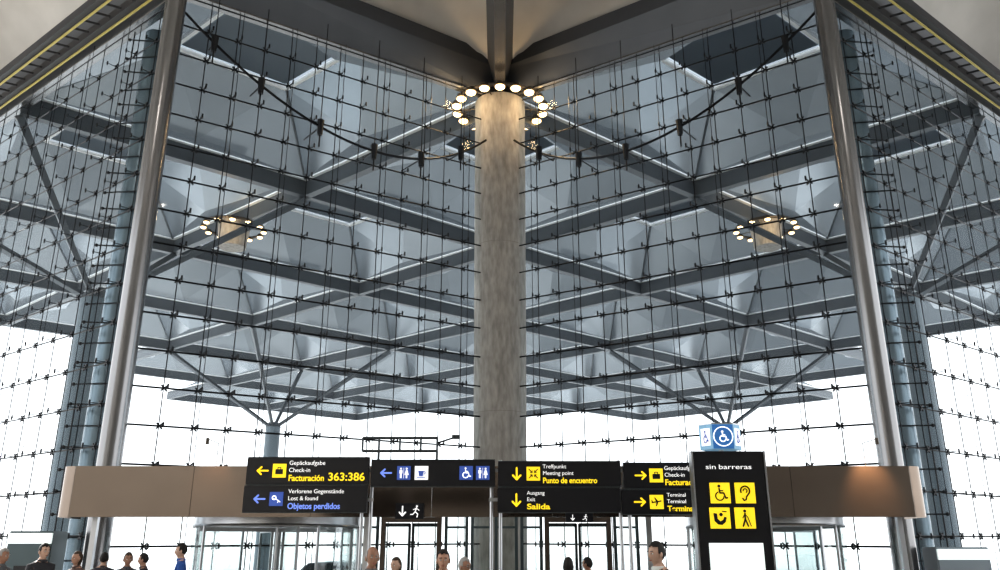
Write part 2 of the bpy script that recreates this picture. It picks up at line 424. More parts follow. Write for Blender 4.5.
# lattice beams
wall_mid = {(round(p[0],1),round(p[1],1)) for p in ((-4.15,21.5),(4.15,21.5),(-12.45,21.5),(12.45,21.5),(-20.75,28.5),(20.75,28.5))}
edges = {}
for (x,y) in ext:
    for sx in (-1,1):
        for sy in (-1,1):
            mid = (round(x+sx*HX/2,2), round(y+sy*HY/2,2))
            if (round(mid[0],1),round(mid[1],1)) in wall_mid: continue
            edges[mid] = -sx*sy   # slope sign
protoB = {}
for mid, sg in sorted(edges.items(), key=lambda t:t[0][1]):
    if sg not in protoB:
        a = Vector((-HX/2, -HY/2*sg, 0)); b_ = Vector((HX/2, HY/2*sg, 0))
        e = top("canopy_beam", None, (mid[0],mid[1],ZB), "blue-grey steel canopy beam with painted bright edge", "beam", group="exterior canopy beams")
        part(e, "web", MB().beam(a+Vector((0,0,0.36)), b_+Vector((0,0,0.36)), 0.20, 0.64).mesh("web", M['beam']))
        part(e, "flange", MB().beam(a, b_, 0.32, 0.06).mesh("fl", M['beam']))
        part(e, "daylight_edge", MB().beam(a+Vector((0,0,0.72)), b_+Vector((0,0,0.72)), 0.50, 0.09).mesh("ge", M['flange']), label="white strip painted as daylight along the beam")  # white strip imitates daylight in the gaps beside the beams
        protoB[sg] = e
    else: dup(protoB[sg], (mid[0],mid[1],ZB))

# tree columns
def tree(x, y, r, zt):
    e = top("tree_column", None, (x,y,-0.2), "round blue-grey column branching into four steel arms", "column", group="canopy tree columns")
    part(e, "shaft", MB().tube((0,0,0),(0,0,zt),r,r*0.95,32).mesh("ts", M['concrete_blue'], True))
    part(e, "cap", MB().tube((0,0,zt),(0,0,zt+0.35),r*1.05,r*0.6,24).mesh("tc", M['beam'], True))
    for dx, dy in ((HX,0),(-HX,0),(0,HY),(0,-HY)):
        b = MB(); b.tube(Vector((dx*0.03,dy*0.03,zt+0.05)), Vector((dx,dy,ZB+0.1)), 0.13, 0.18, 4)
        part(e, "arm", b.mesh("arm", M['beam']))
for sx in (-1,1):
    tree(sx*16.6, 32, 0.58, 11.6)
    tree(sx*16.6, 60, 0.55, 10.4)

# ---------------------------------------------------------------- entrance canopy fascia
FY = 16.0; zf0 = site(500,517,FY).z; zf1 = site(500,466,FY).z
xl = site(72,490,FY).x; xr = site(912,490,FY).x
e = top("entrance_fascia", None, (0,FY,0), "long brushed bronze metal fascia above the entrance doors", "canopy")
nP = 7; w = (xr-xl)/nP
for i in range(nP):
    a = xl+i*w+0.003; b_ = xl+(i+1)*w-0.003
    part(e, "fascia_panel", MB().box(((a+b_)/2,0.05,(zf0+zf1)/2),(b_-a,0.10,zf1-zf0)).mesh("fp", M['bronze'], bevel=0.005))
for sx, xe in ((-1,xl),(1,xr)):
    b = MB(); rr = 0.32
    pr = [(xe,0.0)]+[(xe+sx*rr*math.sin(t), rr-rr*math.cos(t)) for t in [1.57*i/8 for i in range(1,9)]]+[(xe+sx*rr,1.15)]
    vs = [(b.bm.verts.new((x,y,zf0)), b.bm.verts.new((x,y,zf1))) for x,y in pr]
    for k in range(len(vs)-1):
        b.bm.faces.new((vs[k][0],vs[k+1][0],vs[k+1][1],vs[k][1]))
    part(e, "end_panel", b.mesh("ep", M['bronze'], True))
part(e, "roof_slab", MB().box(((xl+xr)/2,0.72,zf1-0.10),(xr-xl,1.2,0.08)).mesh("rs", M['bronze2']))
for x in (-7.9,-2.6,2.9,7.8):
    part(e, "post", MB().box((x,0.6,(zf1-0.1)/2),(0.10,0.10,zf1-0.1)).mesh("post", M['chrome']))
for px, en in ((205,120),(880,700)):
    q = site(px,490,FY-0.35)
    l = bpy.data.lights.new("fascia_spot",'SPOT'); l.energy=en; l.color=(1,0.55,0.28); l.spot_size=math.radians(75); l.spot_blend=0.9; l.shadow_soft_size=0.08
    f = top("fascia_spotlight", None, (q.x, FY-0.5, zf1+0.35), "small warm spotlight above the bronze fascia", "light", group="fascia spotlights")
    part(f, "housing", MB().tube((0,0,0),(0,0,0.12),0.035,0.03,16).mesh("fsh", M['lampcase'], True))
    part(f, "arm", MB().tube((0,0,0.1),(0,0.62,0.1),0.008,seg=6).tube((0,0.62,0.1),(0,0.62,-0.36),0.008,seg=6).mesh("fsa", M['lampcase']))
    lo = bpy.data.objects.new("fascia_spot",l); lo.parent=f; lo.location=(0,0,-0.02); lo.rotation_euler=(math.radians(38),0,0); COL.objects.link(lo)

# maintenance frame standing on fascia
p = site(363,438,16.5); q = site(437,451,16.5)
e = top("steel_frame", None, (0,16.5,0), "small rectangular tube frame standing above the fascia", "frame")
b = MB()
for z in (p.z,q.z): b.tube((p.x,0,z),(q.x,0,z),0.028,seg=8)
for t in (0,0.22,0.5,0.78,1): b.tube((p.x+(q.x-p.x)*t,0,p.z),(p.x+(q.x-p.x)*t,0,q.z),0.022,seg=8)
part(e, "frame", b.mesh("fr", M['darkframe']))
b = MB()
for t in (0.22,1): b.tube((p.x+(q.x-p.x)*t,0,q.z),(p.x+(q.x-p.x)*t,0,zf1-0.055),0.025,seg=8)
part(e, "leg", b.mesh("lg", M['darkframe']))
k = site(456,437,16.5)
part(e, "arm", MB().tube((q.x,0,p.z-0.1),(k.x,0,k.z),0.02,seg=6).box((k.x,0,k.z),(0.16,0.08,0.08)).mesh("am", M['darkframe']))

# ---------------------------------------------------------------- revolving doors
def revolving(x, y, r, label):
    e = top("revolving_door", None, (x,y,0), label, "door", group="revolving doors")
    part(e, "drum_top", MB().tube((0,0,2.12),(0,0,2.48),r,r,48).mesh("dt", M['chrome'], True))
    part(e, "top_trim", MB().ring((0,0,2.12),r,0.03,48,6).mesh("tt", M['chrome'], True))
    part(e, "floor_ring", MB().ring((0,0,0.02),r,0.03,48,6).mesh("fr", M['chrome'], True))
    part(e, "centre_post", MB().tube((0,0,0.0),(0,0,2.12),0.07,0.07,16).mesh("cp", M['chrome'], True))
    for side in (0, math.pi):
        b = MB(); n = 14
        for i in range(n):
            t0 = side-0.85+1.7*i/n; t1 = side-0.85+1.7*(i+1)/n
            b.quad([(r*math.cos(t0),r*math.sin(t0),0.03),(r*math.cos(t1),r*math.sin(t1),0.03),(r*math.cos(t1),r*math.sin(t1),2.1),(r*math.cos(t0),r*math.sin(t0),2.1)])
        part(e, "curved_glass", b.mesh("cg", M['doorglass'], True))
        for t in (side-0.85, side, side+0.85):
            part(e, "mullion", MB().tube((r*math.cos(t),r*math.sin(t),0),(r*math.cos(t),r*math.sin(t),2.12),0.03,seg=8).mesh("ml", M['chrome']))
    for k in range(4):
        a = math.radians(28+90*k)
        wing = part(e, "door_wing", MB().quad([(0.1,0,0.1),(r-0.08,0,0.1),(r-0.08,0,2.05),(0.1,0,2.05)]).mesh("wg", M['doorglass']), rot=(0,0,a))
        b = MB(); b.box((r/2,0,0.07),(r-0.12,0.05,0.10)).box((r/2,0,2.06),(r-0.12,0.05,0.08)).box((r-0.09,0,1.06),(0.05,0.05,2.0)).box((0.12,0,1.06),(0.05,0.05,2.0)).box((r/2,0,1.0),(r-0.12,0.05,0.06))
        part(wing, "wing_frame", b.mesh("wf", M['chrome']))
revolving(-4.75, 18.25, 1.72, "glass revolving door with steel drum top")
revolving(5.6, 18.1, 1.6, "glass revolving door with steel drum top")

# sliding doors and partitions between
def slide(x0, x1, y, name, wood=False):
    H = 2.5
    e = top(name, None, ((x0+x1)/2,y,0), "bronze-framed glass sliding entrance door", "door", kind="structure")
    w = (x1-x0)
    b = MB(); b.box((0,0,H-0.12),(w,0.18,0.24)).box((-w/2+0.05,0,H/2),(0.10,0.14,H)).box((w/2-0.05,0,H/2),(0.10,0.14,H))
    part(e, "frame", b.mesh("sf", M['bronze2']))
    for sx in (-1,1):
        lf = part(e, "leaf", MB().quad([(-w/4+0.05,0,0.08),(w/4-0.05,0,0.08),(w/4-0.05,0,H-0.28),(-w/4+0.05,0,H-0.28)]).mesh("lf", M['doorglass']), (sx*(w/4-0.02),0,0))
        b = MB(); b.box((-w/4+0.06,0,1.15),(0.06,0.05,2.15)).box((w/4-0.06,0,1.15),(0.06,0.05,2.15)).box((0,0,0.08),(w/2-0.1,0.05,0.12)).box((0,0,H-0.30),(w/2-0.1,0.05,0.08))
        part(lf, "leaf_frame", b.mesh("lff", M['darkframe']))
slide(site(380,560,19.5).x, site(441,560,19.5).x, 19.5, "door_1")
slide(site(545,560,19.5).x, site(612,560,19.5).x, 19.5, "door_2")
for a, b_ in ((349,378),(444,468),(470.5,492),(494.5,518),(520.5,543),(614.5,640)):
    xa, xb = site(a,560,19.6).x, site(b_,560,19.6).x
    e = top("glass_partition", None, ((xa+xb)/2,19.6,0), "grey tinted glass side panel with dark steel posts", "partition", group="glass side panels")
    w = xb-xa
    part(e, "pane", MB().quad([(-w/2,0,0.05),(w/2,0,0.05),(w/2,0,2.7),(-w/2,0,2.7)]).mesh("pn", M['doorglass']))
    b = MB()
    for sx in (-1,1): b.box((sx*(w/2-0.035),0,1.375),(0.07,0.07,2.75))
    b.box((0,0,2.72),(w,0.07,0.07)).box((0,0,1.1),(w,0.06,0.05)).box((0,0,2.15),(w,0.06,0.05)).box((0,0,0.04),(w,0.07,0.08))
    part(e, "frame", b.mesh("pf", M['teal']))

# ---------------------------------------------------------------- signs
def text_mesh(s, size, m, align='LEFT', bold=0.0, maxw=None):
    cu = bpy.data.curves.new("txt", 'FONT'); cu.body = s; cu.size = size; cu.align_x = align
    cu.extrude = 0.004; cu.offset = bold
    o = bpy.data.objects.new("tmp", cu); COL.objects.link(o)
    bpy.context.view_layer.update()
    dg = bpy.context.evaluated_depsgraph_get()
    me = bpy.data.meshes.new_from_object(o.evaluated_get(dg))
    bpy.data.objects.remove(o)
    xs = [v.co.x for v in me.vertices]
    if maxw and xs:
        wd = max(xs)-min(xs)
        k = maxw/wd
        for v in me.vertices: v.co.x *= k
    me.materials.clear(); me.materials.append(m)
    for v in me.vertices:
        x, y, z = v.co; v.co = (x, -z, y)
    return me
def text(par, s, x, z, size, m, y=0.0, **kw):
    return part(par, "lettering", text_mesh(s, size, m, **kw), (x, y, z))

class G2:
    def __init__(s): s.b = MB()
    def poly(s, p, d=0.0): s.b.prism(p, -0.006-d, 0.0); return s
    def disc(s, x, z, r, n=20): return s.poly([(x+r*math.cos(2*math.pi*i/n), z+r*math.sin(2*math.pi*i/n)) for i in range(n)])
    def line(s, pts, w):
        for (x0,z0),(x1,z1) in zip(pts, pts[1:]):
            dx, dz = x1-x0, z1-z0; l = math.hypot(dx,dz) or 1; nx, nz = -dz/l*w/2, dx/l*w/2
            s.poly([(x0+nx,z0+nz),(x0-nx,z0-nz),(x1-nx,z1-nz),(x1+nx,z1+nz)])
        for (x0,z0) in pts: s.disc(x0,z0,w/2,8)
        return s
    def arc(s, x, z, r, a0, a1, w, n=20):
        return s.line([(x+r*math.cos(a0+(a1-a0)*i/n), z+r*math.sin(a0+(a1-a0)*i/n)) for i in range(n+1)], w)
def glyph(kind):
    g = G2()
    if kind in ('L','R','D'):
        pts = [((-0.9,0),(0.9,0)), ((-0.9,0),(-0.25,0.62)), ((-0.9,0),(-0.25,-0.62))]
        f = {'L':lambda p:p, 'R':lambda p:(-p[0],p[1]), 'D':lambda p:(p[1],p[0])}[kind]
        for a, b_ in pts: g.line([f(a), f(b_)], 0.3)
    elif kind == 'pair':
        for ox in (-0.5,): 
            g.disc(ox,0.72,0.17); g.poly([(ox-0.27,0.48),(ox-0.27,-0.1),(ox-0.16,-0.1),(ox-0.16,-0.9),(ox+0.16,-0.9),(ox+0.16,-0.1),(ox+0.27,-0.1),(ox+0.27,0.48)])
        ox = 0.5
        g.disc(ox,0.72,0.17); g.poly([(ox-0.14,0.48),(ox-0.38,-0.35),(ox-0.14,-0.35),(ox-0.14,-0.9),(ox+0.14,-0.9),(ox+0.14,-0.35),(ox+0.38,-0.35),(ox+0.14,0.48)])
        g.line([(0,0.85),(0,-0.9)],0.06)
    elif kind == 'wc':
        g.disc(-0.1,0.78,0.17); g.line([(-0.1,0.5),(-0.03,0.0),(0.4,0.0),(0.62,-0.6),(0.8,-0.55)],0.17); g.line([(-0.07,0.28),(0.32,0.25)],0.13)
        g.arc(-0.08,-0.35,0.48,math.radians(110),math.radians(350),0.13)
    elif kind == 'wcring':
        g.arc(0,0,1.12,0,2*math.pi,0.12,32)
        k = 0.72
        g.disc(-0.1*k,0.78*k,0.15); g.line([(x*k,z*k) for x,z in [(-0.1,0.5),(-0.03,0.0),(0.4,0.0),(0.62,-0.6),(0.8,-0.55)]],0.14); g.line([(-0.07*k,0.28*k),(0.32*k,0.25*k)],0.1)
        g.arc(-0.08*k,-0.35*k,0.48*k,math.radians(110),math.radians(350),0.11)
    elif kind == 'ear':
        g.arc(0,0.25,0.52,math.radians(-30),math.radians(200),0.17); g.line([(0.45,0.0),(0.1,-0.45),(0.05,-0.75),(-0.2,-0.85),(-0.35,-0.6)],0.16); g.arc(0,0.25,0.22,math.radians(-60),math.radians(180),0.12)
    elif kind == 'face':
        g.poly([(-0.75,0.55),(-0.35,0.5),(-0.3,-0.1),(0.0,-0.38),(0.32,-0.2),(0.5,0.15),(0.75,0.05),(0.6,-0.45),(0.2,-0.78),(-0.3,-0.72),(-0.68,-0.35)])
        g.disc(0.12,0.38,0.2); g.line([(0.3,0.75),(0.75,0.7)],0.12)
    elif kind == 'cane':
        g.disc(0,0.78,0.17); g.line([(0,0.5),(0,-0.1),(-0.3,-0.9)],0.19); g.line([(0,-0.1),(0.28,-0.9)],0.17); g.line([(0,0.45),(0.32,0.05),(0.62,-0.9)],0.09); g.line([(0,0.45),(-0.28,0.0)],0.11)
    elif kind == 'bag':
        g.poly([(-0.65,-0.6),(0.65,-0.6),(0.65,0.25),(-0.65,0.25)]); g.line([(-0.25,0.25),(-0.25,0.55),(0.25,0.55),(0.25,0.25)],0.12)
    elif kind == 'meet':
        for sx in (-1,1):
            for sz in (-1,1): g.line([(sx*0.75,sz*0.75),(sx*0.2,sz*0.2)],0.16); g.line([(sx*0.2,sz*0.55),(sx*0.2,sz*0.2),(sx*0.55,sz*0.2)],0.12)
    elif kind == 'cup':
        g.poly([(-0.55,0.35),(-0.4,-0.55),(0.25,-0.55),(0.4,0.35)]); g.arc(0.42,0.0,0.24,-1.4,1.4,0.12); g.line([(-0.7,-0.75),(0.6,-0.75)],0.12)
    elif kind == 'key':
        g.arc(-0.35,0.2,0.3,0,6.28,0.16); g.line([(-0.1,0.05),(0.7,-0.5)],0.16); g.line([(0.45,-0.33),(0.3,-0.6)],0.13)
    elif kind == 'exit':
        g.disc(0.15,0.7,0.17); g.line([(0.1,0.45),(-0.1,-0.1),(0.3,-0.45),(0.2,-0.9)],0.17); g.line([(-0.1,-0.1),(-0.45,-0.5),(-0.8,-0.5)],0.16); g.line([(-0.4,0.2),(0.1,0.4),(0.5,0.1)],0.12)
    elif kind == 'plane':
        g.line([(-0.8,-0.1),(0.75,0.15)],0.2); g.poly([(-0.1,0.05),(0.25,0.1),(-0.25,0.75),(-0.42,0.72)]); g.poly([(-0.05,-0.05),(0.28,0.0),(0.0,-0.7),(-0.18,-0.72)]); g.poly([(-0.8,-0.1),(-0.6,-0.1),(-0.8,0.35),(-0.92,0.33)])
    return g.b
gcache = {}
def pict(par, kind, x, z, r, m, back=None, y=0.0, wide=1.0):
    key = (kind, m.name)
    if key not in gcache: gcache[key] = glyph(kind).mesh("glyph_"+kind, m, recalc=True)
    if back:
        pl = part(par, "pictogram_plate", MB().box((0,-0.004,0),(2*r*wide,0.008,2*r)).mesh("plate", back), (x,y,z))
        o = part(pl, "pictogram", gcache[key], (0,-0.009,0))
        o.scale = (r*0.85,1,r*0.85)
    else:
        o = part(par, "pictogram", gcache[key], (x,y,z)); o.scale = (r,1,r)

SD = 13.0
def sign(px0, px1, py0, py1, label):
    a = site(px0,py1,SD); b_ = site(px1,py0,SD)
    x0 = a.x; x1 = site(px1,py1,SD).x
    w, h = x1-x0, b_.z-a.z
    e = top("direction_sign", None, ((x0+x1)/2, SD, a.z), label, "sign", group="hanging direction signs")
    part(e, "panel", MB().box((0,0.07,h/2),(w,0.12,h)).mesh("sp", M['black'], bevel=0.008))
    part(e, "edge_trim", MB().box((0,0.07,h+0.006),(w,0.13,0.008)).box((0,0.07,-0.006),(w,0.13,0.008)).mesh("et", M['darkframe']))
    return e, w, h
U = 13.2/816  # metres per photo pixel at the signs
def three(e, w, h, x, a, b_, c, m3, wc):
    text(e, a, x, h*0.72, h*0.23, M['white'])
    text(e, b_, x, h*0.45, h*0.23, M['white'])
    text(e, c, x, h*0.12, h*0.32, m3, bold=0.003, maxw=wc)
# 1
e,w,h = sign(245,368,457.5,484,"black sign with yellow check-in lettering, arrow and desk numbers")
X = -w/2
pict(e,'L',X+16*U,h/2,5.5*U,M['yellow']); pict(e,'bag',X+32*U,h/2,6.5*U,M['black'],M['yellow'])
three(e,w,h,X+41*U,"Gepäckaufgabe","Check-in","Facturación",M['yellow'],34*U)
text(e,"363:386",X+79*U,h*0.13,h*0.42,M['yellow'],bold=0.003,maxw=35*U)
e,w,h = sign(241.5,366,486,512,"black sign with pale blue lost property lettering and arrow")
X = -w/2
pict(e,'L',X+16*U,h/2,5.5*U,M['lilac']); pict(e,'key',X+32*U,h/2,6.5*U,M['white'],M['blue'])
three(e,w,h,X+43*U,"Verlorene Gegenstände","Lost & found","Objetos perdidos",M['lilac'],50*U)
# 2
e,w,h = sign(370,495,460,486,"black sign with arrow and blue service pictograms")
X = -w/2
pict(e,'L',X+15*U,h/2,5.5*U,M['lilac'])
pict(e,'pair',X+32*U,h/2,6.5*U,M['white'],M['blue']); pict(e,'cup',X+49*U,h/2,6.5*U,M['blue'],M['white'])
pict(e,'wc',X+92*U,h/2,6.5*U,M['white'],M['blue']); pict(e,'pair',X+108*U,h/2,6.5*U,M['white'],M['blue'])
# 3
e,w,h = sign(498,621.5,461.5,486,"black sign with yellow meeting point lettering and arrow")
X = -w/2
pict(e,'D',X+18*U,h/2,6*U,M['yellow']); pict(e,'meet',X+34*U,h/2,6.5*U,M['black'],M['yellow'])
three(e,w,h,X+43*U,"Treffpunkt","Meeting point","Punto de encuentro",M['yellow'],52*U)
e,w,h = sign(497.5,621,488,512,"black sign with yellow exit lettering and arrow")
X = -w/2
pict(e,'D',X+18*U,h/2,6*U,M['yellow'])
three(e,w,h,X+28*U,"Ausgang","Exit","Salida",M['yellow'],22*U)
# 4
e,w,h = sign(624.5,748,463,488,"black sign with yellow check-in lettering and arrow")
X = -w/2
pict(e,'R',X+16*U,h/2,5.5*U,M['yellow']); pict(e,'bag',X+31*U,h/2,6.5*U,M['black'],M['yellow'])
three(e,w,h,X+39*U,"Gepäckaufgabe","Check-in","Facturación",M['yellow'],35*U)
e,w,h = sign(622.5,747,490,514,"black sign with yellow terminal lettering and arrow")
X = -w/2
pict(e,'R',X+17*U,h/2,5.5*U,M['yellow']); pict(e,'plane',X+33*U,h/2,6.5*U,M['black'],M['yellow'])
three(e,w,h,X+43*U,"Terminal","Terminal","Terminal",M['yellow'],26*U)
# posts
for px in (368.5,496,623):
    p = site(px,460,SD+0.2)
    e = top("sign_post", None, (p.x,SD+0.24,0), "slim brushed steel post carrying the signs", "post", group="sign posts")
    for dx in (-0.07,0.07):
        part(e, "pole", MB().tube((dx,0,0.03),(dx,0,p.z),0.028,seg=12).mesh("pole", M['chrome'], True))
    part(e, "foot", MB().tube((0,0,0),(0,0,0.03),0.2,0.18,20).mesh("foot", M['chrome'], True))
    part(e, "crossbar", MB().box((0,-0.06,2.4),(0.22,0.05,0.05)).box((0,-0.06,2.85),(0.22,0.05,0.05)).mesh("cb", M['chrome']))
# small exit signs on fascia
for px0,px1,py0,py1 in ((395,424,503,519),(566,593,513,522)):
    a = site(px0,py1,15.9); b_ = site(px1,py0,15.9); w,h = b_.x-a.x, b_.z-a.z
    e = top("exit_sign", None, ((a.x+b_.x)/2,15.9,a.z), "small black sign with white arrow and running figure", "sign", group="small exit signs")
    part(e,"panel",MB().box((0,0.04,h/2),(w,0.06,h)).mesh("ex",M['black']))
    pict(e,'D',-w*0.25,h/2,h*0.32,M['white'],y=0.008); pict(e,'exit',w*0.22,h/2,h*0.42,M['white'],y=0.008)

# totem
TD = 10.0
b_ = site(769,451,TD); x0, x1 = site(697,510,TD).x, site(769,510,TD).x
w = x1-x0; H = b_.z; V = 10.25/816
e = top("information_totem", None, ((x0+x1)/2,TD,0), "tall black accessibility totem with yellow pictograms", "totem")
part(e,"board",MB().box((0,0.08,H/2+0.03),(w,0.14,H-0.06)).mesh("bd",M['black'],bevel=0.012))
part(e,"side_rail",MB().box((-w/2-0.010,0.08,H/2),(0.02,0.16,H)).mesh("sr",M['chrome']),label="brushed steel edge")
part(e,"side_rail",MB().box((w/2+0.010,0.08,H/2),(0.02,0.16,H)).mesh("sr",M['chrome']),label="brushed steel edge")
part(e,"base",MB().box((0,0.08,0.03),(w+0.2,0.5,0.06)).mesh("bs",M['chrome'],bevel=0.01))
zz = site(731,469,TD).z
me = text_mesh("sin",0.078,M['white'],maxw=9.5*V); part(e,"lettering",me,(-23*V,0,zz))
me = text_mesh("barreras",0.078,M['white'],maxw=31*V); part(e,"lettering",me,(-10.5*V,0,zz))
for kx,ky,kd in ((720,493,'wc'),(745,493,'ear'),(720,518,'face'),(745,518,'cane')):
    p = site(kx,ky,TD)
    pict(e,kd,p.x-(x0+x1)/2,p.z,9.5*V,M['black'],M['yellow'])
zt = site(700,543,TD).z
part(e,"display",MB().box((0,-0.006,zt-0.65),(w*0.74,0.02,1.3)).mesh("dsp",M['display']),label="white lit panel")
# wheelchair beacon above
p0 = site(724,449,11.0); p1 = site(724,424,11.0)
e = top("wheelchair_beacon", None, (p0.x,11.0,0), "blue box sign with circled wheelchair symbol on pole", "sign")
part(e,"pole",MB().tube((0,0.15,0.02),(0,0.15,p0.z),0.035,seg=12).mesh("bp",M['chrome'],True))
part(e,"foot",MB().tube((0,0.15,0),(0,0.15,0.03),0.2,0.18,20).mesh("bf",M['chrome'],True))
h = p1.z-p0.z
hexp = [(-0.28,0.15),(-0.14,0.0),(0.14,0.0),(0.28,0.15),(0.14,0.30),(-0.14,0.30)]
part(e,"box",MB().slab(hexp,p0.z,p1.z).mesh("bx",M['skyblue']))
part(e,"rim",MB().slab([(x*1.03,y*1.03) for x,y in hexp],p1.z,p1.z+0.015).mesh("rm",M['chrome']))
part(e,"front_plate",MB().box((0,-0.004,(p0.z+p1.z)/2),(0.275,0.008,h*0.96)).mesh("fpl",M['deepblue']),label="deep blue front face")
pict(e,'wcring',0,(p0.z+p1.z)/2,h*0.34,M['white'],y=-0.009)
for sx in (-1,1):
    sp_ = part(e,"side_plate",MB().box((0,0,0),(0.14,0.006,h*0.7)).mesh("spl",M['white']),(sx*0.214,0.071,(p0.z+p1.z)/2),(0,0,sx*math.radians(47)),label="white plate with blue wheelchair symbol")
    q = part(sp_,"pictogram",glyph('wc').mesh("glyph_side",M['blue']),(0,-0.004,0)); q.scale=(0.05,1,h*0.28)

# ---------------------------------------------------------------- kiosks and counters
def kiosk(px0,px1,py,D,label,m):
    x0,x1 = site(px0,555,D).x, site(px1,555,D).x; H = site(500,py,D).z; w = x1-x0
    e = top("service_kiosk",None,((x0+x1)/2,D,0),label,"kiosk")
    part(e,"cabinet",MB().box((0,0.3,H/2),(w,0.6,H)).mesh("cab",m,bevel=0.02))
    part(e,"header",MB().box((0,-0.01,H-0.14),(w*0.98,0.04,0.2)).mesh("hd",M['display']),label="pale header panel")
    part(e,"screen",MB().box((0,-0.01,H*0.6),(w*0.5,0.03,0.3)).mesh("scr",M['black']),label="dark screen")
    part(e,"shelf",MB().box((0,-0.1,H*0.45),(w*0.8,0.25,0.04)).mesh("shf",M['chrome']))
kiosk(937,990,547,17.0,"grey service kiosk with pale header panel",M['counter'])
kiosk(5,50,531,17.0,"dark service kiosk with pale header panel",M['teal'])

# ---------------------------------------------------------------- car
def car(x,y,rot):
    e = top("car",None,(x,y,-0.2),"silver car parked outside the entrance","car",rotz=rot)
    prof = [(-2.1,0.35),(-2.12,0.7),(-1.95,0.88),(-1.1,0.98),(-0.45,1.42),(0.8,1.46),(1.55,1.02),(2.05,0.95),(2.12,0.6),(2.08,0.32)]
    b = MB(); n = len(prof)
    rows = []
    for yy, k in ((-0.86,0.93),(-0.8,1.0),(0,1.03),(0.8,1.0),(0.86,0.93)):
        rows.append([b.bm.verts.new((px*(1 if abs(yy)<0.85 else 0.98), yy*(0.82 if pz>1.2 else 1), pz*k if pz>0.5 else pz)) for px,pz in prof])
    for r in range(4):
        for i in range(n): b.bm.faces.new((rows[r][i],rows[r][(i+1)%n],rows[r+1][(i+1)%n],rows[r+1][i]))
    b.bm.faces.new(rows[0]); b.bm.faces.new(rows[-1][::-1])
    part(e,"body",b.mesh("cb",M['carpaint'],True))
    part(e,"side_glass",MB().prism([(-0.95,1.0),(-0.42,1.33),(0.75,1.36),(1.3,1.03)],-0.83,0.83).mesh("cg",M['carglass']))
    part(e,"windscreen",MB().quad([(-1.12,-0.66,1.02),(-1.12,0.66,1.02),(-0.5,0.58,1.42),(-0.5,-0.58,1.42)]).mesh("cw",M['carglass']))
    for wx in (-1.35,1.35):
        for wy in (-0.82,0.82):
            wl = part(e,"wheel",MB().tube((0,-0.1,0),(0,0.1,0),0.32,0.32,24).mesh("wh",M['rubber'],True),(wx,wy,0.32))
            part(wl,"hub",MB().tube((0,-0.11,0),(0,0.11,0),0.19,0.19,16).mesh("hub",M['chrome'],True))
    for sy in (-1,1):
        part(e,"headlight",MB().sphere((-2.03,sy*0.6,0.72),(0.08,0.16,0.08),12,8).mesh("hl",M['white'],True))
car(site(326,560,29).x,30,math.radians(70))

# ---------------------------------------------------------------- people
def skin_body(stride, arm):
    bm = bmesh.new(); lay = bm.verts.layers.skin.verify()
    def V(p, rx, ry=None, root=False):
        v = bm.verts.new(p); v[lay].radius = (rx, ry or rx); v[lay].use_root = root; return v
    def E(a,b): bm.edges.new((a,b))
    pel = V((0,0,0.97),0.155,0.11,True); sp = V((0,0.01,1.12),0.135,0.10); ch = V((0,0.0,1.28),0.16,0.115)
    uc = V((0,0.01,1.40),0.135,0.095); nk = V((0,0.01,1.485),0.058,0.06); hd = V((0,-0.005,1.57),0.052,0.056)
    for a,b in ((pel,sp),(sp,ch),(ch,uc),(uc,nk),(nk,hd)): E(a,b)
    for sx in (-1,1):
        st = stride*sx
        hip = V((sx*0.085,0,0.89),0.095,0.10); kn = V((sx*0.095,-0.02-st*0.5,0.50),0.062); an = V((sx*0.10,0.02-st,0.10),0.042)
        toe = V((sx*0.115,-0.15-st,0.035),0.042,0.032)
        E(pel,hip); E(hip,kn); E(kn,an); E(an,toe)
        sh = V((sx*0.175,0.01,1.395),0.068); el = V((sx*0.235,0.04+st*0.3*arm,1.13),0.046); wr = V((sx*0.245,-0.06+st*0.6*arm,0.90),0.03,0.026)
        pm = V((sx*0.245,-0.075+st*0.65*arm,0.835),0.022,0.036)
        E(uc,sh); E(sh,el); E(el,wr); E(wr,pm)
        by = pm.co.y
        for k,(oy,l) in enumerate(((-0.030,0.085),(-0.010,0.095),(0.010,0.088),(0.028,0.068))):
            f1 = V((sx*0.245,by+oy,0.79),0.009); f2 = V((sx*0.235,by+oy-0.004,0.79-l*0.5),0.0085); f3 = V((sx*0.218,by+oy-0.006,0.79-l*0.85),0.0075)
            E(pm,f1); E(f1,f2); E(f2,f3)
        t1 = V((sx*0.232,by-0.045,0.84),0.011); t2 = V((sx*0.222,by-0.062,0.80),0.009); E(pm,t1); E(t1,t2)
    me = bpy.data.meshes.new("sk"); bm.to_mesh(me); bm.free()
    o = bpy.data.objects.new("tmp", me); COL.objects.link(o)
    o.modifiers.new("s",'SKIN').use_smooth_shade = True
    sd = o.modifiers.new("d",'SUBSURF'); sd.levels = 2; sd.render_levels = 2
    bpy.context.view_layer.update()
    res = bpy.data.meshes.new_from_object(o.evaluated_get(bpy.context.evaluated_depsgraph_get()))
    bpy.data.objects.remove(o)
    return res
